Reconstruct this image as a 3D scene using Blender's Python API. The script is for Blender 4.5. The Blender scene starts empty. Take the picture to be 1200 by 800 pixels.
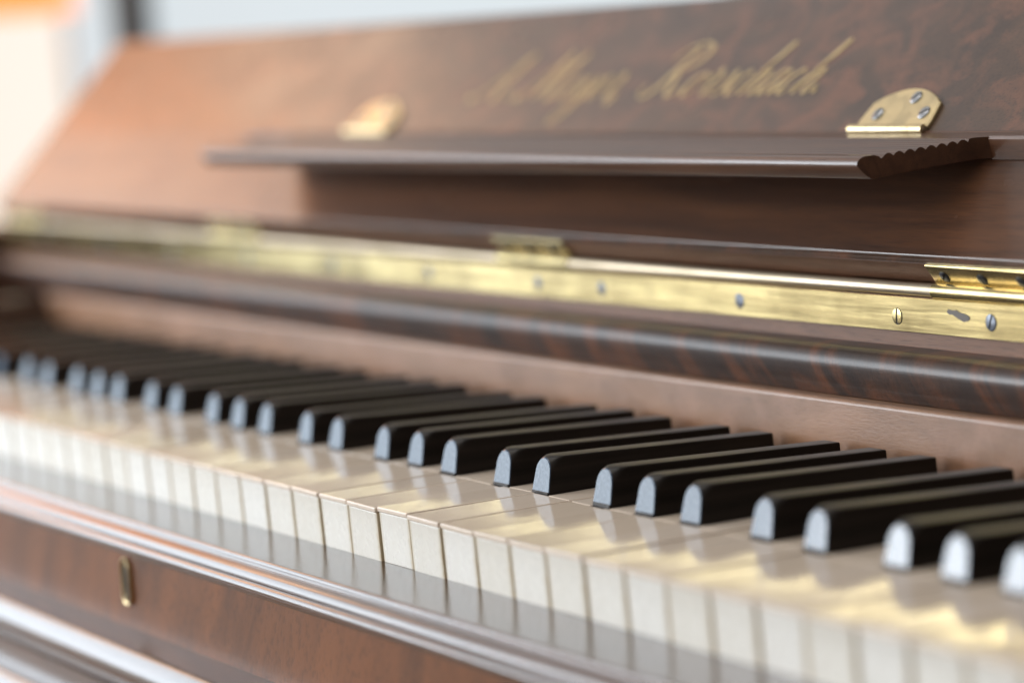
import bpy, bmesh, math, random
from mathutils import Vector, Matrix
random.seed(7)
scene = bpy.context.scene
COL = scene.collection

# ------------------------------------------------------------------ camera
cam_d = bpy.data.cameras.new("camera")
cam = bpy.data.objects.new("camera", cam_d)
COL.objects.link(cam)
RT = Vector((0.476374851, 0.875855595, -0.077097193))
UP = Vector((-0.059239051, 0.119458788, 0.991070285))
FW = Vector((-0.877244399, 0.467553795, -0.108792061))
CP = Vector((0.948594544, -0.436325419, 0.164460734))
cam.matrix_world = Matrix(((RT.x, UP.x, -FW.x, CP.x), (RT.y, UP.y, -FW.y, CP.y), (RT.z, UP.z, -FW.z, CP.z), (0, 0, 0, 1)))
cam_d.sensor_fit = 'HORIZONTAL'
cam_d.sensor_width = 36.0
cam_d.lens = 3565.0 / 1200 * 36
cam_d.clip_start = 0.01
cam_d.clip_end = 100
cam_d.dof.use_dof = True
cam_d.dof.focus_distance = 1.03
cam_d.dof.aperture_fstop = 4.8
cam_d.dof.aperture_blades = 0
scene.camera = cam

# ------------------------------------------------------------------ world, lamps, exposure
world = bpy.data.worlds.new("World")
scene.world = world
world.use_nodes = True
bg = world.node_tree.nodes['Background']
bg.inputs[0].default_value = (1.0, 0.95, 0.90, 1)
bg.inputs[1].default_value = 0.22

def area(name, loc, target, sx, sy, power, col, spread=180):
    d = bpy.data.lights.new(name, 'AREA')
    d.shape = 'RECTANGLE'; d.size = sx; d.size_y = sy; d.energy = power; d.color = col
    d.spread = math.radians(spread)
    o = bpy.data.objects.new(name, d); COL.objects.link(o)
    o.location = loc
    o.rotation_euler = (Vector(target) - Vector(loc)).to_track_quat('-Z', 'Y').to_euler()
    return o
# daylight from the window in front of the keyboard, side light, overhead fill
area("front_window_light", (-1.86, -1.72, 0.52), (-1.86, 0, 0.52), 0.92, 1.1, 68, (0.92, 0.96, 1.0))
area("side_window_light", (0.4, -1.9, 1.0), (0.0, 0.1, 0.0), 1.4, 1.0, 13, (0.95, 0.97, 1.0))  # soft area light from the front right
area("ceiling_light", (-0.5, -0.3, 1.8), (-0.2, 0.1, 0.0), 1.2, 1.0, 14, (1.0, 0.97, 0.92))  # unseen fill added above to brighten the key tops

scene.view_settings.view_transform = 'Standard'
scene.view_settings.look = 'None'
scene.view_settings.exposure = 0.0
scene.view_settings.gamma = 1.0
scene.view_settings.use_curve_mapping = False
scene.cycles.use_denoising = True
scene.cycles.max_bounces = 8
scene.cycles.caustics_reflective = True
scene.cycles.sample_clamp_indirect = 6.0

# ------------------------------------------------------------------ materials
def new_mat(name):
    m = bpy.data.materials.new(name); m.use_nodes = True
    nt = m.node_tree
    return m, nt, nt.nodes['Principled BSDF']

def node(nt, t, **kw):
    n = nt.nodes.new(t)
    for k, v in kw.items():
        if hasattr(n, k): setattr(n, k, v)
        else: n.inputs[k].default_value = v
    return n

def mixc(nt, fac, a, b, blend='MIX'):
    n = nt.nodes.new('ShaderNodeMix'); n.data_type = 'RGBA'; n.blend_type = blend
    if isinstance(fac, (int, float)): n.inputs[0].default_value = fac
    else: nt.links.new(fac, n.inputs[0])
    for s, v in ((6, a), (7, b)):
        if isinstance(v, tuple): n.inputs[s].default_value = v
        else: nt.links.new(v, n.inputs[s])
    return n.outputs[2]

def ramp(nt, src, stops):
    r = nt.nodes.new('ShaderNodeValToRGB')
    e = r.color_ramp.elements
    e[0].position, e[0].color = stops[0]
    e[1].position, e[1].color = stops[-1]
    for p_, c_ in stops[1:-1]:
        k = e.new(p_); k.color = c_
    nt.links.new(src, r.inputs[0])
    return r.outputs[0]

def obj_coords(nt, scale, rot=(0, 0, 0)):
    tc = nt.nodes.new('ShaderNodeTexCoord')
    r = nt.nodes.new('ShaderNodeMapping'); r.inputs['Rotation'].default_value = rot
    nt.links.new(tc.outputs['Object'], r.inputs['Vector'])
    s = nt.nodes.new('ShaderNodeMapping'); s.inputs['Scale'].default_value = scale
    nt.links.new(r.outputs[0], s.inputs['Vector'])
    return s.outputs[0]

def wood(name, dark, light, scale=(10, 90, 90), rot=(0, 0, 0), rough=0.3, coat=0.5, coat_rough=0.12, figure=None, bump=0.0006, spec=0.5, pore=0.6, ripple=0.0):
    m, nt, p = new_mat(name)
    v = obj_coords(nt, scale, rot)
    n1 = node(nt, 'ShaderNodeTexNoise'); n1.inputs['Scale'].default_value = 1.0; n1.inputs['Detail'].default_value = 6; n1.inputs['Roughness'].default_value = 0.6; n1.inputs['Distortion'].default_value = 0.6
    nt.links.new(v, n1.inputs['Vector'])
    base = ramp(nt, n1.outputs[0], [(0.30, dark + (1,)), (0.70, light + (1,))])
    if figure:
        fs, frot, fcol, famt = figure
        fv = obj_coords(nt, fs, frot)
        n2 = node(nt, 'ShaderNodeTexNoise'); n2.inputs['Scale'].default_value = 1.0; n2.inputs['Detail'].default_value = 4; n2.inputs['Distortion'].default_value = 1.2
        nt.links.new(fv, n2.inputs['Vector'])
        f = ramp(nt, n2.outputs[0], [(0.46, (0, 0, 0, 1)), (0.68, (famt,) * 3 + (1,))])
        base = mixc(nt, f, base, fcol + (1,))
    # fine pores along the grain
    pv = obj_coords(nt, (scale[0] * 14, scale[1] * 22, scale[2] * 22), rot)
    n3 = node(nt, 'ShaderNodeTexNoise'); n3.inputs['Scale'].default_value = 1.0; n3.inputs['Detail'].default_value = 2
    nt.links.new(pv, n3.inputs['Vector'])
    pores = ramp(nt, n3.outputs[0], [(0.34, (0.45, 0.42, 0.40, 1)), (0.47, (1, 1, 1, 1))])
    base = mixc(nt, pore, base, pores, 'MULTIPLY')
    nt.links.new(base, p.inputs['Base Color'])
    # smeary polish
    sv = obj_coords(nt, (25, 30, 30))
    n4 = node(nt, 'ShaderNodeTexNoise'); n4.inputs['Scale'].default_value = 1.0; n4.inputs['Detail'].default_value = 5
    nt.links.new(sv, n4.inputs['Vector'])
    mr = node(nt, 'ShaderNodeMapRange'); mr.inputs[1].default_value = 0.3; mr.inputs[2].default_value = 0.7
    mr.inputs[3].default_value = coat_rough * 0.7; mr.inputs[4].default_value = coat_rough * 1.45
    nt.links.new(n4.outputs[0], mr.inputs[0])
    nt.links.new(mr.outputs[0], p.inputs['Coat Roughness'])
    p.inputs['Roughness'].default_value = rough
    p.inputs['Specular IOR Level'].default_value = spec
    p.inputs['Coat Weight'].default_value = coat
    b = node(nt, 'ShaderNodeBump'); b.inputs['Strength'].default_value = 0.10; b.inputs['Distance'].default_value = bump
    nt.links.new(n3.outputs[0], b.inputs['Height'])
    out = b.outputs[0]
    if ripple:
        rv = obj_coords(nt, (22, 60, 60))
        n5 = node(nt, 'ShaderNodeTexNoise'); n5.inputs['Scale'].default_value = 1.0; n5.inputs['Detail'].default_value = 3
        nt.links.new(rv, n5.inputs['Vector'])
        b2 = node(nt, 'ShaderNodeBump'); b2.inputs['Strength'].default_value = ripple; b2.inputs['Distance'].default_value = 0.002
        nt.links.new(n5.outputs[0], b2.inputs['Height']); nt.links.new(out, b2.inputs['Normal'])
        out = b2.outputs[0]
    nt.links.new(out, p.inputs['Normal'])
    return m

M = {}
M['lid'] = wood('polished_walnut_lid', (0.040, 0.018, 0.009), (0.085, 0.040, 0.020), scale=(14, 50, 50), rot=(0, 0.45, 0.35), rough=0.40, coat=0.48, coat_rough=0.20,
                figure=((12, 60, 60), (0.0, 0.75, 0.6), (0.170, 0.062, 0.030), 0.75))
M['lowrail'] = wood('straight_grained_walnut', (0.042, 0.015, 0.006), (0.125, 0.047, 0.017), scale=(6, 110, 110), rough=0.40, coat=0.30, coat_rough=0.2)
M['lipping'] = wood('matt_walnut_lipping', (0.080, 0.036, 0.019), (0.170, 0.082, 0.045), scale=(8, 140, 140), rough=0.5, coat=0.08, coat_rough=0.3, spec=0.25)
M['desk'] = wood('music_desk_walnut', (0.050, 0.020, 0.010), (0.125, 0.053, 0.025), scale=(7, 160, 160), rough=0.38, coat=0.3, coat_rough=0.14)
M['mould'] = wood('figured_moulding_veneer', (0.018, 0.009, 0.006), (0.055, 0.024, 0.013), scale=(60, 60, 30), rot=(0, 0.5, 0.2), rough=0.45, coat=0.20, coat_rough=0.16, spec=0.3,
                  figure=((70, 26, 18), (0.0, 0.55, 0.15), (0.17, 0.054, 0.017), 0.6))
M['rail'] = wood('light_walnut_rail', (0.190, 0.094, 0.047), (0.310, 0.162, 0.086), scale=(18, 70, 70), rough=0.42, coat=0.25, coat_rough=0.3, pore=0.22,
                 figure=((30, 26, 26), (0, 0.4, 0.3), (0.36, 0.19, 0.12), 0.5))
M['band'] = wood('walnut_band', (0.130, 0.058, 0.030), (0.240, 0.115, 0.062), scale=(9, 150, 150), rough=0.5, coat=0.05, coat_rough=0.3, spec=0.3)
M['slip'] = wood('dark_polished_key_slip', (0.045, 0.026, 0.020), (0.105, 0.060, 0.042), scale=(12, 120, 120), rough=0.08, coat=0.0, coat_rough=0.1, spec=0.60)
M['polish'] = wood('dark_polished_moulding', (0.060, 0.028, 0.018), (0.130, 0.062, 0.038), scale=(12, 120, 120), rough=0.26, coat=0.6, coat_rough=0.12, ripple=0.16)
M['front'] = wood('brown_walnut_front', (0.105, 0.037, 0.012), (0.235, 0.083, 0.025), scale=(40, 70, 14), rot=(0, -0.5, 0), rough=0.45, spec=0.22, pore=0.4, coat=0.05, coat_rough=0.18,
                  figure=((34, 30, 9), (0, -0.55, 0), (0.230, 0.078, 0.022), 0.8))
M['keywood'] = wood('pale_key_wood', (0.30, 0.20, 0.11), (0.45, 0.31, 0.18), scale=(60, 10, 60), rough=0.6, coat=0.0)

def metal(name, col, rough, tarnish=None, amt=0.5, scale=(60, 160, 160), patchy=0.0):
    m, nt, p = new_mat(name)
    p.inputs['Metallic'].default_value = 1.0
    v = obj_coords(nt, scale)
    n = node(nt, 'ShaderNodeTexNoise'); n.inputs['Scale'].default_value = 1.0; n.inputs['Detail'].default_value = 5
    nt.links.new(v, n.inputs['Vector'])
    if tarnish and patchy:
        pv = obj_coords(nt, (30, 40, 40))
        n2 = node(nt, 'ShaderNodeTexNoise'); n2.inputs['Scale'].default_value = 1.0; n2.inputs['Detail'].default_value = 6
        nt.links.new(pv, n2.inputs['Vector'])
        f2 = ramp(nt, n2.outputs[0], [(0.42, (0, 0, 0, 1)), (0.62, (patchy,) * 3 + (1,))])
        f = ramp(nt, n.outputs[0], [(0.44, (0, 0, 0, 1)), (0.72, (amt,) * 3 + (1,))])
        c_ = mixc(nt, f, col + (1,), tarnish + (1,))
        nt.links.new(mixc(nt, f2, c_, tuple(t * 0.9 for t in tarnish) + (1,)), p.inputs['Base Color'])
    elif tarnish:
        f = ramp(nt, n.outputs[0], [(0.48, (0, 0, 0, 1)), (0.75, (amt,) * 3 + (1,))])
        nt.links.new(mixc(nt, f, col + (1,), tarnish + (1,)), p.inputs['Base Color'])
    else:
        p.inputs['Base Color'].default_value = col + (1,)
    mr = node(nt, 'ShaderNodeMapRange'); mr.inputs[1].default_value = 0.3; mr.inputs[2].default_value = 0.7
    mr.inputs[3].default_value = rough * 0.75; mr.inputs[4].default_value = rough * 1.35
    nt.links.new(n.outputs[0], mr.inputs[0]); nt.links.new(mr.outputs[0], p.inputs['Roughness'])
    bn = node(nt, 'ShaderNodeBump'); bn.inputs['Strength'].default_value = 0.25; bn.inputs['Distance'].default_value = 0.0004
    nt.links.new(n.outputs[0], bn.inputs['Height']); nt.links.new(bn.outputs[0], p.inputs['Normal'])
    return m
M['brass'] = metal('worn_brass', (0.54, 0.425, 0.20), 0.22, (0.25, 0.185, 0.080), 0.8, (14, 260, 260), 0.65)
M['brass_satin'] = metal('satin_brass', (0.72, 0.58, 0.34), 0.38, (0.56, 0.44, 0.23), 0.5, (120, 120, 120))
M['rod'] = metal('dull_brass_rod', (0.48, 0.39, 0.28), 0.40, (0.30, 0.28, 0.18), 0.5, (18, 200, 200))
M['steel'] = metal('grey_steel_screw', (0.40, 0.41, 0.43), 0.36, (0.16, 0.16, 0.17), 0.7, (500, 500, 500))
M['dark_steel'] = metal('dark_steel_screw', (0.13, 0.14, 0.16), 0.35, (0.05, 0.05, 0.06), 0.7, (500, 500, 500))
M['gilt'] = metal('gilt_lettering', (0.58, 0.46, 0.26), 0.45, (0.38, 0.29, 0.17), 0.5, (300, 300, 300))

def ivory(name, col, rough, coat, edge=0.0):
    m, nt, p = new_mat(name)
    oi = nt.nodes.new('ShaderNodeObjectInfo')
    v = obj_coords(nt, (300, 30, 300))
    n = node(nt, 'ShaderNodeTexNoise'); n.inputs['Scale'].default_value = 1.0; n.inputs['Detail'].default_value = 4
    nt.links.new(v, n.inputs['Vector'])
    c = mixc(nt, n.outputs[0], tuple(x * 0.93 for x in col) + (1,), tuple(min(1, x * 1.04) for x in col) + (1,))
    w = ramp(nt, oi.outputs['Random'], [(0.0, (0.93, 0.91, 0.87, 1)), (0.5, (0.98, 0.97, 0.95, 1)), (1.0, (1, 1, 1, 1))])
    c = mixc(nt, 1.0, c, w, 'MULTIPLY')
    v2 = obj_coords(nt, (160, 160, 160))
    n2 = node(nt, 'ShaderNodeTexNoise'); n2.inputs['Scale'].default_value = 1.0; n2.inputs['Detail'].default_value = 6
    nt.links.new(v2, n2.inputs['Vector'])
    st = ramp(nt, n2.outputs[0], [(0.60, (0, 0, 0, 1)), (0.80, (0.45, 0.45, 0.45, 1))])
    c = mixc(nt, st, c, (0.55, 0.42, 0.25, 1))
    if edge:
        tg = nt.nodes.new('ShaderNodeTexCoord'); sp = nt.nodes.new('ShaderNodeSeparateXYZ')
        nt.links.new(tg.outputs['Generated'], sp.inputs[0])
        su = node(nt, 'ShaderNodeMath', operation='SUBTRACT'); su.inputs[1].default_value = 0.5
        nt.links.new(sp.outputs[0], su.inputs[0])
        ab = node(nt, 'ShaderNodeMath', operation='ABSOLUTE'); nt.links.new(su.outputs[0], ab.inputs[0])
        ad = node(nt, 'ShaderNodeMath', operation='MULTIPLY_ADD'); ad.inputs[1].default_value = 0.10
        nt.links.new(n2.outputs[0], ad.inputs[0]); nt.links.new(ab.outputs[0], ad.inputs[2])
        ef = ramp(nt, ad.outputs[0], [(0.46, (0, 0, 0, 1)), (0.56, (edge,) * 3 + (1,))])
        c = mixc(nt, ef, c, (0.50, 0.38, 0.20, 1))
    nt.links.new(c, p.inputs['Base Color'])
    mr = node(nt, 'ShaderNodeMapRange'); mr.inputs[1].default_value = 0.3; mr.inputs[2].default_value = 0.7
    mr.inputs[3].default_value = rough * 0.7; mr.inputs[4].default_value = rough * 1.4
    nt.links.new(n2.outputs[0], mr.inputs[0]); nt.links.new(mr.outputs[0], p.inputs['Roughness'])
    p.inputs['Specular IOR Level'].default_value = 0.30
    p.inputs['Coat Weight'].default_value = coat
    p.inputs['Coat Roughness'].default_value = 0.05
    p.inputs['Subsurface Weight'].default_value = 0.0
    bn = node(nt, 'ShaderNodeBump'); bn.inputs['Strength'].default_value = 0.05; bn.inputs['Distance'].default_value = 0.0002
    nt.links.new(n.outputs[0], bn.inputs['Height']); nt.links.new(bn.outputs[0], p.inputs['Normal'])
    return m
M['ivory'] = ivory('ivory_key_top', (0.78, 0.66, 0.55), 0.11, 0.08)
M['ivory_front'] = ivory('ivory_key_front', (0.85, 0.82, 0.755), 0.28, 0.1, 0.75)

m, nt, p = new_mat('ebony'); M['ebony'] = m
v = obj_coords(nt, (300, 14, 300)); n = node(nt, 'ShaderNodeTexNoise'); n.inputs['Scale'].default_value = 1.0; n.inputs['Detail'].default_value = 4
nt.links.new(v, n.inputs['Vector'])
nt.links.new(ramp(nt, n.outputs[0], [(0.3, (0.008, 0.006, 0.005, 1)), (0.7, (0.022, 0.016, 0.013, 1))]), p.inputs['Base Color'])
p.inputs['Roughness'].default_value = 0.40
p.inputs['Specular IOR Level'].default_value = 0.22
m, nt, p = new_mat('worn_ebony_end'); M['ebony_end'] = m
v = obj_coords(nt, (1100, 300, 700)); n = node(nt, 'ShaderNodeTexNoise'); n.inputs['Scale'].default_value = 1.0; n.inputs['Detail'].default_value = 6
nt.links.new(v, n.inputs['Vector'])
nt.links.new(ramp(nt, n.outputs[0], [(0.3, (0.030, 0.050, 0.085, 1)), (0.7, (0.085, 0.120, 0.175, 1))]), p.inputs['Base Color'])  # blue sky reflection painted into the worn ebony colour
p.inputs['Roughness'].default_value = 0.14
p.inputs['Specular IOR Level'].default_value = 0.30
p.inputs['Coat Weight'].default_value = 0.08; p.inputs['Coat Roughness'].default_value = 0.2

def plain(name, col, rough=0.6, noise=0.15):
    m, nt, p = new_mat(name)
    v = obj_coords(nt, (6, 6, 6)); n = node(nt, 'ShaderNodeTexNoise'); n.inputs['Scale'].default_value = 1.0; n.inputs['Detail'].default_value = 5
    nt.links.new(v, n.inputs['Vector'])
    nt.links.new(mixc(nt, n.outputs[0], tuple(c * (1 - noise) for c in col) + (1,), tuple(min(1, c * (1 + noise)) for c in col) + (1,)), p.inputs['Base Color'])
    p.inputs['Roughness'].default_value = rough
    return m
M['patch'] = plain('bare_worn_metal', (0.085, 0.065, 0.05), 0.5, 0.4)
M['black'] = plain('black_recess', (0.012, 0.010, 0.009), 0.6)
M['plaster'] = plain('pale_plaster', (0.62, 0.60, 0.57), 0.8, 0.05)
M['floorwood'] = plain('floor_boards', (0.20, 0.12, 0.07), 0.5)
M['post'] = plain('dark_post_paint', (0.05, 0.045, 0.04), 0.5)
M['frame'] = plain('white_window_paint', (0.75, 0.75, 0.73), 0.4, 0.05)

def glow(name, col, strength):
    m, nt, p = new_mat(name)
    p.inputs['Base Color'].default_value = (0.2, 0.2, 0.2, 1)
    p.inputs['Roughness'].default_value = 0.15
    p.inputs['Emission Color'].default_value = col + (1,)
    p.inputs['Emission Strength'].default_value = strength
    return m
M['pane_cool'] = glow('daylight_pane_cool', (0.78, 0.90, 1.0), 4.0)
M['pane_warm'] = glow('daylight_pane_warm', (1.0, 0.64, 0.42), 4.2)  # tint made up so the left of the lid reflects warm
M['pane_orange'] = glow('daylight_pane_orange', (1.0, 0.33, 0.08), 6.0)  # added glow, only there to reflect orange in the lid's left end
M['pane_upper'] = glow('daylight_pane_upper', (0.95, 0.97, 1.0), 0.6)  # added glow that gives the lid a grey reflection
M['pane_cream'] = glow('daylight_pane_cream', (1.0, 0.91, 0.81), 0.95)
M['pane_pale'] = glow('daylight_pane_pale', (0.86, 0.95, 1.0), 0.78)
M['shade'] = glow('lit_orange_shade', (1.0, 0.28, 0.03), 1.35)

# ------------------------------------------------------------------ mesh helpers
def obj(name, bm, mats, parent=None, smooth=False, loc=None):
    if isinstance(bm, bmesh.types.BMesh):
        bmesh.ops.recalc_face_normals(bm, faces=bm.faces[:])
        me = bpy.data.meshes.new(name); bm.to_mesh(me); bm.free()
    else:
        me = bm
    if not isinstance(mats, (list, tuple)): mats = [mats]
    if not me.materials:
        for mm in mats: me.materials.append(mm)
    if smooth:
        for f in me.polygons: f.use_smooth = True
        if smooth is not True:
            try: me.set_sharp_from_angle(angle=math.radians(smooth))
            except Exception: pass
    o = bpy.data.objects.new(name, me); COL.objects.link(o)
    if parent: o.parent = parent
    if loc: o.location = loc
    return o

def add_box(bm, x0, x1, y0, y1, z0, z1, bevel=0.0, seg=2, mat=0):
    vs = [bm.verts.new(c) for c in ((x0,y0,z0),(x1,y0,z0),(x1,y1,z0),(x0,y1,z0),(x0,y0,z1),(x1,y0,z1),(x1,y1,z1),(x0,y1,z1))]
    fs = [bm.faces.new([vs[i] for i in q]) for q in ((0,3,2,1),(4,5,6,7),(0,1,5,4),(1,2,6,5),(2,3,7,6),(3,0,4,7))]
    for f in fs: f.material_index = mat
    if bevel > 0:
        es = list({e for f in fs for e in f.edges})
        bmesh.ops.bevel(bm, geom=es, offset=bevel, segments=seg, profile=0.5, affect='EDGES')

def box(x0, x1, y0, y1, z0, z1, bevel=0.0, seg=2):
    bm = bmesh.new(); add_box(bm, x0, x1, y0, y1, z0, z1, bevel, seg); return bm

def extrude_profile(pts, x0, x1, nx=1, xend=None):
    """closed YZ profile extruded along X; xend(y,z) may shift the right-hand end"""
    bm = bmesh.new()
    rings = []
    for k in range(nx + 1):
        t = k / nx
        ring = []
        for (y, z) in pts:
            xe = x1 + (xend(y, z) if xend else 0)
            ring.append(bm.verts.new((x0 + (xe - x0) * t, y, z)))
        rings.append(ring)
    n = len(pts)
    for a, b in zip(rings[:-1], rings[1:]):
        for i in range(n):
            j = (i + 1) % n
            bm.faces.new((a[i], a[j], b[j], b[i]))
    bm.faces.new(rings[0]); bm.faces.new(list(reversed(rings[-1])))
    return bm

def arc(cy, cz, r, a0, a1, n, ry=None):
    out = []
    for i in range(n + 1):
        a = math.radians(a0 + (a1 - a0) * i / n)
        out.append((cy + (ry or r) * math.cos(a), cz + r * math.sin(a)))
    return out

def cyl_x(bm, x0, x1, cy, cz, r, n=20):
    a = [bm.verts.new((x0, cy + r*math.cos(2*math.pi*i/n), cz + r*math.sin(2*math.pi*i/n))) for i in range(n)]
    b = [bm.verts.new((x1, v.co.y, v.co.z)) for v in a]
    for i in range(n):
        j = (i + 1) % n
        bm.faces.new((a[i], a[j], b[j], b[i]))
    bm.faces.new(a); bm.faces.new(list(reversed(b)))

def empty(name, loc=(0, 0, 0)):
    o = bpy.data.objects.new(name, None); COL.objects.link(o); o.location = loc
    o.empty_display_size = 0.05
    return o

def plate(pts, y0, y1):
    bm = bmesh.new()
    A = [bm.verts.new((x, y0, z)) for x, z in pts]; B = [bm.verts.new((x, y1, z)) for x, z in pts]
    for i in range(len(pts)):
        j = (i + 1) % len(pts)
        bm.faces.new((A[i], A[j], B[j], B[i]))
    bm.faces.new(A[::-1]); bm.faces.new(B)
    return bm

def tag(o, label=None, cat=None, group=None, kind=None):
    if label: o['label'] = label
    if cat: o['category'] = cat
    if group: o['group'] = group
    if kind: o['kind'] = kind
    return o

# ------------------------------------------------------------------ the room behind the piano
tag(obj('floor', box(-3.2, 2.6, -3.0, 2.6, -0.78, -0.75), M['floorwood']), kind='structure')
tag(obj('wall', box(-2.48, -2.40, -3.0, 2.6, -0.75, 2.4), M['plaster']), kind='structure')

win = empty('window', (-2.40, 0, 0))
tag(win, 'bright overexposed window in the blurred background beyond the far left end of the piano', 'window')
def winbox(name, y0, y1, z0, z1, x0, x1, mat):
    return obj(name, box(x0, x1, y0, y1, z0, z1), mat, win)
winbox('pane', -1.75, -0.12, -0.15, 1.12, 0.004, 0.010, M['pane_cool'])
winbox('pane', -0.08, 0.12, -0.15, 1.12, 0.004, 0.010, M['pane_warm'])  # added warm glow for the lid reflection
winbox('pane', 0.13, 0.60, 0.90, 1.12, 0.004, 0.010, M['pane_warm'])  # more of the added warm glow, higher up
winbox('pane', 0.13, 0.34, -0.15, 0.88, 0.004, 0.010, M['pane_orange'])  # added orange glow for the lid, set into the window
winbox('pane', 0.35, 0.60, -0.15, 0.88, 0.004, 0.010, M['pane_cream'])
winbox('mullion', 0.34, 0.35, -0.15, 0.88, 0.003, 0.02, M['frame'])
winbox('mullion', 0.12, 0.13, -0.15, 1.12, 0.003, 0.02, M['frame'])
winbox('mullion', 0.131, 0.599, 0.88, 0.90, 0.003, 0.02, M['frame'])
winbox('pane', 0.63, 0.79, -0.15, 1.12, 0.004, 0.010, M['pane_cream'])
winbox('pane', 0.80, 0.85, -0.15, 1.12, 0.004, 0.010, M['pane_pale'])
winbox('mullion', 0.79, 0.80, -0.15, 1.12, 0.003, 0.012, M['frame'])
winbox('pane', 0.885, 1.70, -0.15, 1.12, 0.004, 0.010, M['pane_pale'])
winbox('mullion', -0.12, -0.08, -0.15, 1.12, 0.003, 0.03, M['frame'])
winbox('mullion', 0.60, 0.63, -0.15, 1.12, 0.003, 0.03, M['frame'])
winbox('mullion', 0.85, 0.885, -0.15, 1.12, 0.003, 0.05, M['post'])
winbox('pane', -1.75, 1.70, 1.20, 2.05, 0.004, 0.010, M['pane_upper'])  # unseen upper panel, added for the grey sheen on the lid
winbox('sill', -1.80, 1.76, -0.21, -0.15, 0.003, 0.09, M['frame'])
winbox('head', -1.80, 1.76, 1.12, 1.18, 0.003, 0.05, M['frame'])

lamp = empty('hanging_lamp', (-1.9, 0.39, 0.193))
tag(lamp, 'blurred glowing orange shade cut off by the top left corner of the picture', 'lamp')
bm = bmesh.new()
NS = 48
prof = [(0.225, 0.0), (0.222, 0.012), (0.20, 0.20), (0.17, 0.40), (0.167, 0.40), (0.197, 0.20), (0.219, 0.012), (0.221, 0.0)]
rings = [[bm.verts.new((r*math.cos(2*math.pi*i/NS), r*math.sin(2*math.pi*i/NS), z)) for i in range(NS)] for r, z in prof]
for a in range(len(prof)):
    b = (a + 1) % len(prof)
    for i in range(NS):
        j = (i + 1) % NS
        bm.faces.new((rings[a][i], rings[a][j], rings[b][j], rings[b][i]))
obj('lamp_shade', bm, M['shade'], lamp, smooth=40)
bm = bmesh.new(); bmesh.ops.create_cone(bm, cap_ends=True, segments=12, radius1=0.006, radius2=0.006, depth=1.6, matrix=Matrix.Translation((0, 0, 1.1)))
obj('lamp_cord', bm, M['post'], lamp)
bm = bmesh.new(); bmesh.ops.create_cone(bm, cap_ends=True, segments=20, radius1=0.171, radius2=0.171, depth=0.006, matrix=Matrix.Translation((0, 0, 0.395)))
obj('shade_ring', bm, M['brass_satin'], lamp)

# ------------------------------------------------------------------ the piano
piano = empty('piano', (0, 0, 0))
tag(piano, 'old walnut upright piano with open fall board, ivory keys and brass hinges', 'piano')

P = 0.0235
X0, X1 = -30 * P, 20 * P           # 50 white keys, A to A
CL, CR = X0 - 0.124, X1 + 0.109    # case ends

# --- key slip and its mouldings ---
obj('key_slip', box(CL, CR, -0.0269, 0.035, -0.0300, -0.0190, 0.0), M['slip'], piano)
pts = [(-0.0270, -0.0192)]
pts += arc(-0.0284, -0.0198, 0.0013, 60, 190, 8)
pts += [(-0.0302, -0.0206)]
pts += arc(-0.0328, -0.0232, 0.0030, 128, 200, 8, ry=0.0036)[0:]
pts += [(-0.0369, -0.0240)]
pts += arc(-0.0372, -0.0253, 0.0017, 80, 250, 10, ry=0.0022)
pts += [(-0.0342, -0.0272), (-0.0338, -0.0300), (-0.0270, -0.0300)]
obj('nosing', extrude_profile(pts, CL, CR), M['polish'], piano, smooth=35)

face_y = -0.0336
obj('front_board', box(CL, CR, face_y, 0.020, -0.0640, -0.0301, 0.0), M['front'], piano)

pts = [(0.02, -0.0586), (face_y - 0.0006, -0.0586), (-0.0372, -0.0592), (-0.0405, -0.0602)]
pts += arc(-0.0425, -0.0688, 0.0084, 82, -28, 16, ry=-0.0082)
pts += [(-0.0462, -0.0735), (-0.0462, -0.0765), (-0.0480, -0.0772), (-0.0482, -0.0860)]
pts += arc(-0.0490, -0.0950, 0.0085, 92, -60, 14, ry=-0.0110)
pts += [(-0.049, -0.104), (0.02, -0.104)]
obj('base_moulding', extrude_profile(pts, CL, CR), M['polish'], piano, smooth=35)
obj('lower_panel', box(CL + 0.02, CR - 0.02, 0.10, 0.13, -0.73, -0.104), M['front'], piano)
obj('key_bed', box(CL, CR, 0.021, 0.46, -0.104, -0.034), M['slip'], piano)
for s in (CL, CR - 0.03):
    obj('case_side', box(s, s + 0.03, 0.132, 0.46, -0.748, -0.1045), M['front'], piano)
for s in (CL + 0.005, CR - 0.065):
    bm = bmesh.new()
    bmesh.ops.create_cone(bm, cap_ends=True, segments=24, radius1=0.022, radius2=0.034, depth=0.64, matrix=Matrix.Translation((s + 0.03, 0.0, -0.4255)))
    obj('front_leg', bm, M['front'], piano, smooth=40)

# keyhole escutcheon on the front board
ex, ez = -0.1313, -0.0405
esc_h, esc_w = 0.0092, 0.0042
def stadium(w, h, n=10):
    out = []
    for i in range(n + 1):
        a = math.pi * i / n
        out.append((w * math.cos(a), (h - w) + w * math.sin(a)))
    for i in range(n + 1):
        a = math.pi + math.pi * i / n
        out.append((w * math.cos(a), -(h - w) + w * math.sin(a)))
    return out
bm = bmesh.new()
o_ = stadium(esc_w, esc_h); i_ = stadium(esc_w - 0.0011, esc_h - 0.0011)
R = []
for y, loop in ((0.0, o_), (-0.0012, o_), (-0.0016, [(a * .9, b * .96) for a, b in o_]), (-0.0012, i_), (0.0, i_)):
    R.append([bm.verts.new((ex + a, face_y - 0.0002 + y, ez + b)) for a, b in loop])
for a, b in zip(R[:-1], R[1:]):
    for i in range(len(o_)):
        j = (i + 1) % len(o_)
        bm.faces.new((a[i], a[j], b[j], b[i]))
esc = obj('lock_escutcheon', bm, M['brass_satin'], piano, smooth=40)
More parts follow.
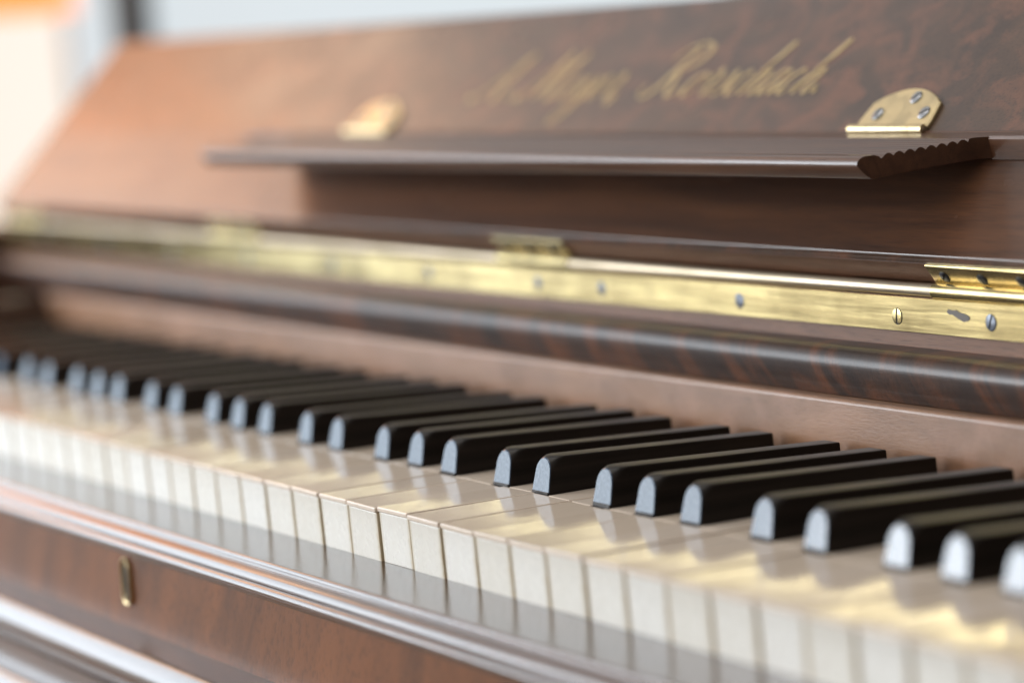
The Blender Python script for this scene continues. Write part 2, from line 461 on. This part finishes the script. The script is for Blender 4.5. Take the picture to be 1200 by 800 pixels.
obj('lock_plate', plate([(ex + a, ez + b) for a, b in i_], face_y - 0.0006, face_y + 0.0006), M['patch'], esc)
obj('keyhole', plate([(ex + a, ez + b + .0006) for a, b in stadium(0.0008, 0.0046)], face_y - 0.0008, face_y - 0.0003), M['black'], esc)

# --- rail behind the keys, moulding, band ---
pts = [(0.1475, -0.018), (0.1475, 0.0212)] + arc(0.1491, 0.0212, 0.0014, 180, 60, 5, ry=0.0016) + [(0.157, 0.0226), (0.157, -0.018)]
obj('key_rail', extrude_profile(pts, X0 - 0.002, X1 + 0.002), M['rail'], piano, smooth=30)
pts = [(0.1536, 0.0228), (0.1524, 0.0262), (0.1516, 0.0296), (0.1512, 0.0326)]
pts += [(0.1575 - 0.0064 * math.cos(math.radians(t)), 0.0336 + 0.0060 * math.sin(math.radians(t))) for t in range(0, 91, 9)]
pts += [(0.1670, 0.0397), (0.1670, 0.0228)]
obj('rounded_moulding', extrude_profile(pts, CL + 0.004, CR - 0.004), M['mould'], piano, smooth=30)
obj('hinge_band', box(CL + 0.004, CR - 0.004, 0.1662, 0.176, 0.0385, 0.0572, 0.0003, 1), M['band'], piano)
for a, b in ((CL - 0.045, CL - 0.001), (CR + 0.001, CR + 0.045)):
    obj('case_arm', box(a, b, -0.010, 0.46, -0.1035, 0.0560, 0.006, 3), M['polish'], piano, smooth=40)
obj('case_top', box(CL, CR, 0.1765, 0.46, -0.0335, 0.0545), M['front'], piano)
obj('key_frame', box(X0, X1, 0.0355, 0.147, -0.0335, -0.0215), M['black'], piano)

# cheek blocks at the two ends of the keyboard
for a, b in ((CL, X0 - 0.003), (X1 + 0.003, CR)):
    obj('cheek_block', box(a, b, -0.026, 0.150, -0.0188, 0.0215, 0.004, 3), M['slip'], piano, smooth=40)

# --- white keys ---
OFF = {1: -0.0028, 2: 0.0024, 4: -0.0041, 5: 0.0, 6: 0.0038}   # centre of the sharp against the white-key boundary
BY = 0.0491                                                        # front of the sharps
def boundary_black(i):
    k = i % 7
    return OFF.get(k) if k in OFF else None
mesh_cache = {}
def key_meshes(kind, left, right):
    """kind = index in octave; left/right = tail limits relative to the key's left boundary"""
    if kind in mesh_cache: return mesh_cache[kind]
    g = 0.00042
    hb = bmesh.new(); add_box(hb, g, P - g, -0.0006, 0.0487, -0.0018, 0.0, 0.00045, 2)
    tb = bmesh.new(); add_box(tb, left, right, 0.0488, 0.1460, -0.0018, -0.00004, 0.0003, 1)
    fb = bmesh.new(); add_box(fb, g + 0.0001, P - g - 0.0001, 0.0, 0.0016, -0.0194, -0.0019, 0.00035, 2)
    for v_ in fb.verts:
        if v_.co.z < -0.015: v_.co.y += 0.0005
    wb = bmesh.new()
    add_box(wb, g + 0.0002, P - g - 0.0002, 0.0024, 0.0486, -0.0186, -0.0019)
    add_box(wb, left + 0.0002, right - 0.0002, 0.0488, 0.1459, -0.0186, -0.0019)
    out = []
    for nm, b_, mt in (('white_key', wb, M['keywood']), ('key_head', hb, M['ivory']), ('key_tail', tb, M['ivory']), ('key_front', fb, M['ivory_front'])):
        bmesh.ops.recalc_face_normals(b_, faces=b_.faces[:])
        me = bpy.data.meshes.new(nm); b_.to_mesh(me); b_.free(); me.materials.append(mt); out.append(me)
    mesh_cache[kind] = out
    return out
HWB = 0.0064
for i in range(-30, 20):
    k = i % 7
    l = 0.00042; r = P - 0.00042
    ob = boundary_black(i); nb = boundary_black(i + 1)
    kind = k
    if i == -30: kind = 'first'
    if i == 19: kind = 'last'
    if ob is not None and i != -30: l = ob + HWB
    if nb is not None and i != 19: r = P + nb - HWB
    wb, hb, tb, fb = key_meshes(kind, l, r)
    root = obj('white_key', wb, M['keywood'], piano, loc=(i * P + random.uniform(-.00008, .00008), random.uniform(-.00025, .00025), random.uniform(-.00022, .00018)))
    root.rotation_euler = (random.uniform(-.0055, .0055), random.uniform(-.012, .012), random.uniform(-.001, .001))
    obj('key_head', hb, M['ivory'], root); obj('key_tail', tb, M['ivory'], root); obj('key_front', fb, M['ivory_front'], root)

# --- black keys ---
def arch(hw_b, hw_t, h, n, N=22, z0=0.0):
    """outline from bottom right over the top to bottom left; n = squareness of the shoulders"""
    pts = []
    for i in range(N + 1):
        a = math.pi * i / N
        c, s = math.cos(a), math.sin(a)
        x = math.copysign(abs(c) ** (2 / n), c); z = abs(s) ** (2 / n)
        hw = hw_b + (hw_t - hw_b) * z
        pts.append((x * hw, z0 + (h - z0) * z))
    return pts
bm = bmesh.new()
N = 22
def straight_arch(hb, ht, h, rr, z0):
    """vertical sides up to a shoulder then a rounded top of radius rr (elliptic)"""
    pts = []
    n_side, n_arc = 4, 14
    zs = h - rr
    for i in range(n_side):
        t = i / n_side
        pts.append((hb + (ht - hb) * t, z0 + (zs - z0) * t))
    w = min(rr, ht - 0.00002)
    for i in range(n_arc + 1):
        a = math.pi * i / n_arc
        if i <= n_arc // 2:
            a2 = (math.pi / 2) * i / (n_arc // 2)
            pts.append((ht - w + w * math.cos(a2), zs + rr * math.sin(a2)))
        else:
            a2 = (math.pi / 2) * (n_arc - i) / (n_arc - n_arc // 2)
            pts.append((-(ht - w) - w * math.cos(a2), zs + rr * math.sin(a2)))
    for i in range(n_side - 1, -1, -1):
        t = i / n_side
        pts.append((-(hb + (ht - hb) * t), z0 + (zs - z0) * t))
    return pts
def ring(bm, pts, yfun):
    return [bm.verts.new((x, yfun(z), z)) for x, z in pts]
tilt = 0.0027 / 0.0118
faceY = lambda z: 0.0004 + z * tilt
bodyh = 0.0126
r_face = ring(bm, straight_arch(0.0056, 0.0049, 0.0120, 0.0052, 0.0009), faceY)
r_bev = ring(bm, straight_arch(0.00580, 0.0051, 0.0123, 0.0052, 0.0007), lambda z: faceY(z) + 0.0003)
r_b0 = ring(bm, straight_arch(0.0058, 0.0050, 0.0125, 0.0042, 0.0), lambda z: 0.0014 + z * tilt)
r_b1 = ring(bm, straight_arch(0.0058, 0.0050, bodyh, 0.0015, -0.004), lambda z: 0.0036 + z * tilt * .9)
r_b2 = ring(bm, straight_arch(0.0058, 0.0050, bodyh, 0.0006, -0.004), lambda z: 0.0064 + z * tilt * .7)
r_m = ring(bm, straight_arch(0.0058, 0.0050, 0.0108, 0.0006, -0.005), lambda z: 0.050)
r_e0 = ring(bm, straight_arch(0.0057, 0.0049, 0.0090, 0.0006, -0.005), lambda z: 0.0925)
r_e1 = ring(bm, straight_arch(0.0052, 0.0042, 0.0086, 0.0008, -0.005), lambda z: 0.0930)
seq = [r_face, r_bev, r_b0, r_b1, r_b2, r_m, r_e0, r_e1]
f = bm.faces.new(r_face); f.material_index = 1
for a, b in zip(seq[:-1], seq[1:]):
    for i in range(len(a) - 1):
        q = bm.faces.new((a[i], a[i + 1], b[i + 1], b[i]))
        if a is r_face: q.material_index = 1
bm.faces.new(list(reversed(r_e1)))
# closing the underside strip by strip
for a, b in zip(seq[:-1], seq[1:]):
    bm.faces.new((a[0], b[0], b[-1], a[-1]))
# the little foot below the worn end
add_box(bm, -0.0055, 0.0055, 0.0003, 0.004, -0.003, 0.0010, 0.0002, 1)
bmesh.ops.recalc_face_normals(bm, faces=bm.faces[:])
black_me = bpy.data.meshes.new('black_key'); bm.to_mesh(black_me); bm.free()
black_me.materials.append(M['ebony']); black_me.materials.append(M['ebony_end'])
for i in range(-29, 20):
    o_ = boundary_black(i)
    if o_ is None: continue
    b = obj('black_key', black_me, M['ebony'], piano, smooth=32, loc=(i * P + o_ + random.uniform(-.0002, .0002), BY + random.uniform(-.0003, .0003), random.uniform(-.0002, .0002)))
    b.rotation_euler = (random.uniform(-.001, .001), random.uniform(-.006, .006), random.uniform(-.002, .002))

# --- fall board (lid) ---
TH = math.radians(46)
RY, RZ = 0.1625, 0.0704
U = Vector((0, math.cos(TH), math.sin(TH)))        # up the inner face
Nn = Vector((0, -math.sin(TH), math.cos(TH)))      # out of the inner face
LL, LR = -0.825, 0.577
S = 0.1285
def lidpt(s, n):                                     # (Y, Z) at slant s, n in front of the face
    return (RY + U.y * s + Nn.y * n, RZ + U.z * s + Nn.z * n)
pts = [(0.1684, 0.0622), (RY + 0.00045, RZ - 0.0013), (RY + 0.00005, RZ - 0.0005), lidpt(0.0000, 0.0001), lidpt(0.0010, 0.0)]
pts += [lidpt(S - 0.004, 0.0), lidpt(S - 0.001, -0.001), lidpt(S, -0.004), lidpt(S, -0.0150), lidpt(S - 0.003, -0.018)]
pts += [(0.1775, 0.0600), (0.1735, 0.0575)]
lid = obj('fall_board', extrude_profile(pts, LL, LR, 1), M['lid'], piano, smooth=30)

low = bmesh.new()
prof_ = [lidpt(0.0013, -0.001), lidpt(0.0013, 0.0002), lidpt(0.0016, 0.0004), lidpt(0.0548, 0.0004), lidpt(0.0551, 0.0002), lidpt(0.0551, -0.001)]
obj('lower_rail', extrude_profile(prof_, LL + 0.002, LR - 0.002), M['lowrail'], lid, smooth=30)
low.free()
prof_ = [(0.16835, 0.06260), (0.16805, 0.06245), (RY + 0.00020, RZ - 0.00155), (RY + 0.00075, RZ - 0.00125)]
obj('edge_lipping', extrude_profile(prof_, LL + 0.002, LR - 0.002), M['lipping'], lid)

# lettering: pen strokes of a slanted round hand, (x, y) in x-heights, each stroke a spline
GL = {
 'A': (2.1, [[(-.35,.25),(-.1,.0),(.35,.35),(1.0,1.4),(1.55,2.2)], [(1.55,2.2),(1.5,1.2),(1.5,.3),(1.7,.0),(2.0,.25)], [(.55,.85),(1.0,.95),(1.55,.85)]]),
 'M': (2.9, [[(-.4,.3),(-.2,.0),(.1,.2),(.5,1.2),(.8,2.1)], [(.8,2.15),(.95,1.2),(1.0,.1)], [(1.0,.1),(1.45,1.2),(1.95,2.15)], [(1.95,2.15),(1.9,1.2),(2.0,.25),(2.2,.0),(2.6,.35)]]),
 'R': (2.3, [[(.75,2.1),(.65,1.2),(.45,.3),(.05,-.05),(-.35,.2),(-.3,.5)], [(-.25,1.6),(.1,2.1),(.9,2.3),(1.6,2.0),(1.5,1.4),(.75,1.1)], [(.75,1.1),(1.1,.8),(1.4,.2),(1.75,.0),(2.15,.35)]]),
 'e': (.95, [[(.0,.35),(.45,.55),(.65,.85),(.4,1.0),(.1,.6),(.15,.15),(.45,.0),(.95,.4)]]),
 'y': (1.05, [[(.0,.6),(.2,1.0),(.2,.4),(.4,.0),(.75,.4),(.85,1.0)], [(.85,1.0),(.8,.0),(.6,-.9),(.2,-1.1),(.15,-.7),(.6,-.1),(1.05,.4)]]),
 'r': (.95, [[(.0,.4),(.3,1.1),(.45,.95),(.6,.95)], [(.6,.95),(.5,.4),(.6,.0),(.95,.4)]]),
 'o': (.95, [[(.6,.95),(.2,.85),(.05,.4),(.3,.0),(.65,.25),(.65,.75),(.45,.98)], [(.6,.9),(.8,.8),(.95,.9)]]),
 's': (.85, [[(.0,.3),(.4,1.05)], [(.4,1.05),(.55,.6),(.5,.1),(.2,.0),(.05,.15)], [(.35,.0),(.85,.4)]]),
 'c': (.85, [[(.6,.8),(.4,1.0),(.1,.6),(.12,.15),(.4,.0),(.85,.4)]]),
 'h': (1.15, [[(.0,.4),(.45,1.5),(.55,2.1),(.4,2.15)], [(.42,2.15),(.25,1.0),(.15,.0)], [(.15,.1),(.4,.8),(.65,1.0),(.72,.7),(.68,.2),(.85,.0),(1.15,.4)]]),
 'a': (1.05, [[(.7,.9),(.35,1.0),(.05,.5),(.15,.0),(.45,.2),(.7,.9)], [(.75,1.0),(.68,.35),(.8,.0),(1.05,.4)]]),
 'b': (1.05, [[(.0,.4),(.45,1.5),(.55,2.1),(.4,2.15)], [(.42,2.15),(.25,1.0),(.2,.2),(.45,.0),(.7,.3),(.65,.85)], [(.65,.85),(.8,.75),(1.0,.85)]]),
 '.': (.5, [[(.1,.02),(.14,.14),(.18,.02)]]),
 ',': (.5, [[(.15,.15),(.18,.0),(.05,-.3)]]),
}
def spline(pts, n=8):
    out = []
    for i in range(len(pts) - 1):
        p0 = pts[max(i - 1, 0)]; p1 = pts[i]; p2 = pts[i + 1]; p3 = pts[min(i + 2, len(pts) - 1)]
        for k in range(n):
            t = k / n
            out.append(tuple(0.5 * ((2*p1[j]) + (-p0[j]+p2[j])*t + (2*p0[j]-5*p1[j]+4*p2[j]-p3[j])*t*t + (-p0[j]+3*p1[j]-3*p2[j]+p3[j])*t**3) for j in (0, 1)))
    out.append(pts[-1])
    return out
XH, SL = 0.0122, 0.50
def letter_bm(ch, x_org, s_org):
    bm = bmesh.new()
    for st in GL[ch][1]:
        line = [((x + y * SL) * XH, y * XH) for x, y in spline(st)]
        L, Rr = [], []
        for i, (x, y) in enumerate(line):
            a = line[max(i - 1, 0)]; b = line[min(i + 1, len(line) - 1)]
            dx, dy = b[0] - a[0], b[1] - a[1]; d = math.hypot(dx, dy) or 1e-9
            down = max(0.0, -dy / d)
            if ch in '.,': down = 1
            w = 0.00036 + 0.00082 * down ** 1.5
            if ch.isupper(): w *= 1.35
            px, py = -dy / d * w, dx / d * w
            for lst, sg in ((L, 1), (Rr, -1)):
                X, s_ = x_org + x + sg * px, s_org + y + sg * py
                yy, zz = lidpt(s_, 0.00015)
                lst.append(bm.verts.new((X, yy, zz)))
        for i in range(len(line) - 1):
            bm.faces.new((L[i], L[i + 1], Rr[i + 1], Rr[i]))
    ex_ = bmesh.ops.extrude_face_region(bm, geom=bm.faces[:])
    for v_ in ex_['geom']:
        if isinstance(v_, bmesh.types.BMVert): v_.co -= Nn * 0.00012
    return bm
def write(word, x_start, x_end, s0):
    tot = sum(GL[c][0] for c in word)
    k = (x_end - x_start) / (tot * XH)
    x = x_start
    for c in word:
        o = obj('letter', letter_bm(c, 0, s0), M['gilt'], lid)
        o.location.x = x; o.scale.x = 1.0
        x += GL[c][0] * XH * k
write('A.', -0.292, -0.252, 0.0735)
write('Meyer,', -0.248, -0.160, 0.0735)
write('Rorschach.', -0.141, -0.0105, 0.0738)

# --- screws ---
def screw_bm(r, h, slot_w, slot_a):
    """round head lying in XY, slot along angle slot_a, facing +Z"""
    bm = bmesh.new()
    n = 12
    for sgn in (1, -1):
        a0 = math.asin(slot_w / 2 / r)
        loop = [(r * math.cos(a0 + (math.pi - 2 * a0) * i / n), sgn * r * math.sin(a0 + (math.pi - 2 * a0) * i / n)) for i in range(n + 1)]
        inner = [(x * .72, slot_w / 2 * sgn + (y - slot_w / 2 * sgn) * .72) for x, y in loop]
        b = [bm.verts.new((x, y, 0)) for x, y in loop]
        m_ = [bm.verts.new((x, y, h * .55)) for x, y in loop]
        t = [bm.verts.new((x, y, h)) for x, y in inner]
        for lo, hi in ((b, m_), (m_, t)):
            for i in range(len(lo)):
                j = (i + 1) % len(lo)
                bm.faces.new((lo[i], lo[j], hi[j], hi[i]))
        bm.faces.new(t)
    n_f = len(bm.faces)
    bmesh.ops.create_circle(bm, cap_ends=True, segments=20, radius=r * 1.07, matrix=Matrix.Translation((0, 0, h * .04)))
    bm.faces.ensure_lookup_table()
    for f_ in bm.faces[n_f:]: f_.material_index = 1
    bmesh.ops.rotate(bm, verts=bm.verts[:], cent=(0, 0, 0), matrix=Matrix.Rotation(slot_a, 3, 'Z'))
    return bm
def place_screw(parent, pos, normal, r, mat, ang, dome=0.24):
    o = obj('screw', screw_bm(r, r * dome, r * 0.34, ang), [mat, M['black']], parent, smooth=30)
    zq = Vector(normal).normalized()
    xq = Vector((1, 0, 0)); yq = zq.cross(xq).normalized()
    o.matrix_local = Matrix(((xq.x, yq.x, zq.x, pos[0]), (xq.y, yq.y, zq.y, pos[1]), (xq.z, yq.z, zq.z, pos[2]), (0, 0, 0, 1)))
    return o

# --- continuous brass strip, rod and hinge leaves ---
strip = obj('hinge_strip', box(LL, LR, 0.1648, 0.1661, 0.0449, 0.0568, 0.0002, 1), M['brass'], piano)
sx = [(0.1528, 'dark_steel', 1.2), (0.1007, 'brass', 1.5), (0.0016, 'dark_steel', 1.3), (-0.0999, 'dark_steel', 0.9), (-0.1525, 'dark_steel', 1.7)]
for q in range(1, 7): sx.append((-0.1525 - 0.1 * q, 'dark_steel', 1 + q))
for q in range(1, 4): sx.append((0.1528 + 0.1 * q, 'dark_steel', 1 + q))
for x, mt, a in sx:
    place_screw(strip, (x, 0.1647, 0.0506 if mt != 'brass' else 0.0500), (0, -1, 0), 0.0027, M[mt], a, 0.10)
# a worn patch where the plating has gone
bm = bmesh.new()
blob = [(0.1292, .0528), (.1300, .0539), (.1322, .0536), (.1345, .0538), (.1362, .0531), (.1388, .0528), (.1412, .0521), (.1416, .0512), (.1402, .0503), (.1380, .0500), (.1364, .0507), (.1340, .0514), (.1322, .0522), (.1306, .0520)]
bm = plate(blob, 0.16462, 0.1650)
obj('worn_patch', bm, M['patch'], strip)
BYc, BZc = 0.1664, 0.0595
bm = bmesh.new(); cyl_x(bm, LL, LR, BYc, BZc, 0.0024, 24)
obj('hinge_rod', bm, M['rod'], piano, smooth=40)
e1 = Vector((0, RY - 0.1684, RZ - 0.0622)).normalized()     # up the lid's edge
n1 = Vector((0, e1.z, -e1.y)) * -1                            # out of the edge, to the player
if n1.y > 0: n1 = -n1
for hx in (0.1215, -0.1860, -0.4975, -0.8100, 0.43):
    hl = 0.060
    bm = bmesh.new()
    y0, z0 = 0.1684, 0.0622
    a0 = Vector((0, y0, z0)) + n1 * 0.0002
    vs = []
    for s_, nn in ((-0.001, 0), (0.0088, 0), (0.0088, 0.0013), (-0.001, 0.0013)):
        c = a0 + e1 * s_ + n1 * nn
        vs.append((c.y, c.z))
    A = [bm.verts.new((hx, y, z)) for y, z in vs]; B = [bm.verts.new((hx + hl, y, z)) for y, z in vs]
    for i in range(4):
        j = (i + 1) % 4
        bm.faces.new((A[i], A[j], B[j], B[i]))
    bm.faces.new(A); bm.faces.new(B[::-1])
    bmesh.ops.bevel(bm, geom=bm.edges[:], offset=0.0002, segments=1, affect='EDGES')
    leaf = obj('hinge_leaf', bm, M['brass'], piano)
    for q in range(3):
        c = a0 + e1 * 0.0040 + n1 * 0.0013
        place_screw(leaf, (hx + 0.0075 + q * 0.0205, c.y, c.z), n1, 0.0022, M['dark_steel'], 0.8 + q)
    bm = bmesh.new(); cyl_x(bm, hx + 0.0002, hx + hl, BYc, BZc, 0.00285, 24)
    obj('hinge_knuckle', bm, M['brass'], leaf, smooth=40)

# --- music desk folded out of the fall board ---
DY0, DY1 = 0.1405, 0.2003
def dz(y): return 0.1064 + (y - DY0) / (DY1 - DY0) * 0.0032
pts = []
# underside back to front
pts += [(DY1, dz(DY1) - 0.0072)] + [(q_, dz(q_) - 0.0073) for q_ in (0.1896, 0.1892, 0.1886, 0.1878, 0.1868)] + [(0.1858, dz(0.1858) - 0.0073), (0.1470, dz(0.1470) - 0.0076)]
pts += [(DY0 + 0.0056, dz(DY0) - 0.0076), (DY0 + 0.0042, dz(DY0) - 0.0073), (DY0 + 0.0030, dz(DY0) - 0.0065), (DY0 + 0.0017, dz(DY0) - 0.0050), (DY0 + 0.0008, dz(DY0) - 0.0037)]
pts += arc(DY0 + 0.0030, dz(DY0) - 0.0024, 0.0027, 190, 90, 9)
pts += [(DY0 + 0.0060, dz(0.146) + 0.0001), (DY0 + 0.0080, dz(0.148) - 0.0006), (DY0 + 0.0088, dz(0.149) - 0.0014)]
y = DY0 + 0.0095
for q in range(8):
    pitch = 0.0044
    for i in range(7):
        t = i / 6
        yy = y + pitch * t
        pts.append((yy, dz(yy) - 0.0013 + 0.0013 * math.sin(math.pi * min(max(t, 0.02), 0.98)) ** 0.8))
    y += pitch
pts += [(y + 0.0006, dz(y) - 0.0001)] + [(q_, dz(q_)) for q_ in (0.1868, 0.1878, 0.1886, 0.1892, 0.1896)] + [(DY1, dz(DY1))]
def flare(y, z):
    t = min(1.0, max(0.0, (y - 0.1858) / 0.0038))
    fr = max(0.0, (0.1445 - y) / 0.004)
    return 0.0055 * (1 - math.sqrt(1 - t * t)) - 0.0022 * fr ** 2
bm = extrude_profile(pts, -0.443, 0.119, 1, flare)
for a, b in ((0.1240, 0.215), (-0.50, -0.4435)):
    zc = dz(0.1935)
    q_ = [(0.1908, zc + 0.0003), (0.1900, zc), (0.1896, zc - 0.0010), (0.1912, zc - 0.0080), (0.2000, zc - 0.0080), (0.2000, zc + 0.0003)]
    A = [bm.verts.new((a, y_, z_)) for y_, z_ in q_]; B = [bm.verts.new((b, y_, z_)) for y_, z_ in q_]
    for i in range(6):
        bm.faces.new((A[i], A[(i + 1) % 6], B[(i + 1) % 6], B[i]))
    bm.faces.new(A[::-1]); bm.faces.new(B)
desk = obj('music_desk', bm, M['desk'], piano, smooth=32)
# brass hinges between desk and fall board
for cx in (0.0535, -0.376):
    bm = bmesh.new()
    w = 0.0215
    outl = [(-w, 0.0562), (w, 0.0562), (w + 0.0003, 0.0590), (w - 0.0012, 0.0672)]
    for i in range(1, 12):
        t = i / 12
        outl.append(((w - 0.0012) * (1 - 2 * t), 0.0672 + 0.0066 * math.sin(math.pi * t) ** 0.8))
    outl += [(-w + 0.0012, 0.0672), (-w - 0.0003, 0.0590)]
    A = []
    for n_, k in ((0.0001, 1), (0.0011, 1), (0.0015, 0.975)):
        A.append([bm.verts.new((cx + x * k, *lidpt(0.0625 + (s_ - 0.0625) * k, n_))) for x, s_ in outl])
    for a, b in zip(A[:-1], A[1:]):
        for i in range(len(outl)):
            j = (i + 1) % len(outl)
            bm.faces.new((a[i], a[j], b[j], b[i]))
    bm.faces.new(A[0][::-1]); bm.faces.new(A[-1])
    plate = obj('desk_hinge', bm, M['brass_satin'], piano, smooth=25)
    for dx, s_, a in ((-0.0128, 0.0618, 1.2), (0.0042, 0.0693, 0.55), (0.0150, 0.0622, 0.45)):
        yy, zz = lidpt(s_, 0.0015)
        place_screw(plate, (cx + dx, yy, zz), Nn, 0.0027, M['steel'], a)
    by, bz = lidpt(0.0552, 0.0010)
    for q, (u0, u1) in enumerate(((-0.0245, -0.0125), (-0.0123, 0.0005), (0.0007, 0.0128), (0.0130, 0.0205))):
        bm = bmesh.new(); cyl_x(bm, cx + u0, cx + u1, by, bz, 0.0018, 16)
        obj('hinge_knuckle', bm, M['brass_satin'], plate, smooth=40)
    bm = bmesh.new(); cyl_x(bm, cx - 0.0248, cx + 0.0212, by, bz, 0.0011, 12)
    obj('hinge_pin', bm, M['rod'], plate, smooth=40)
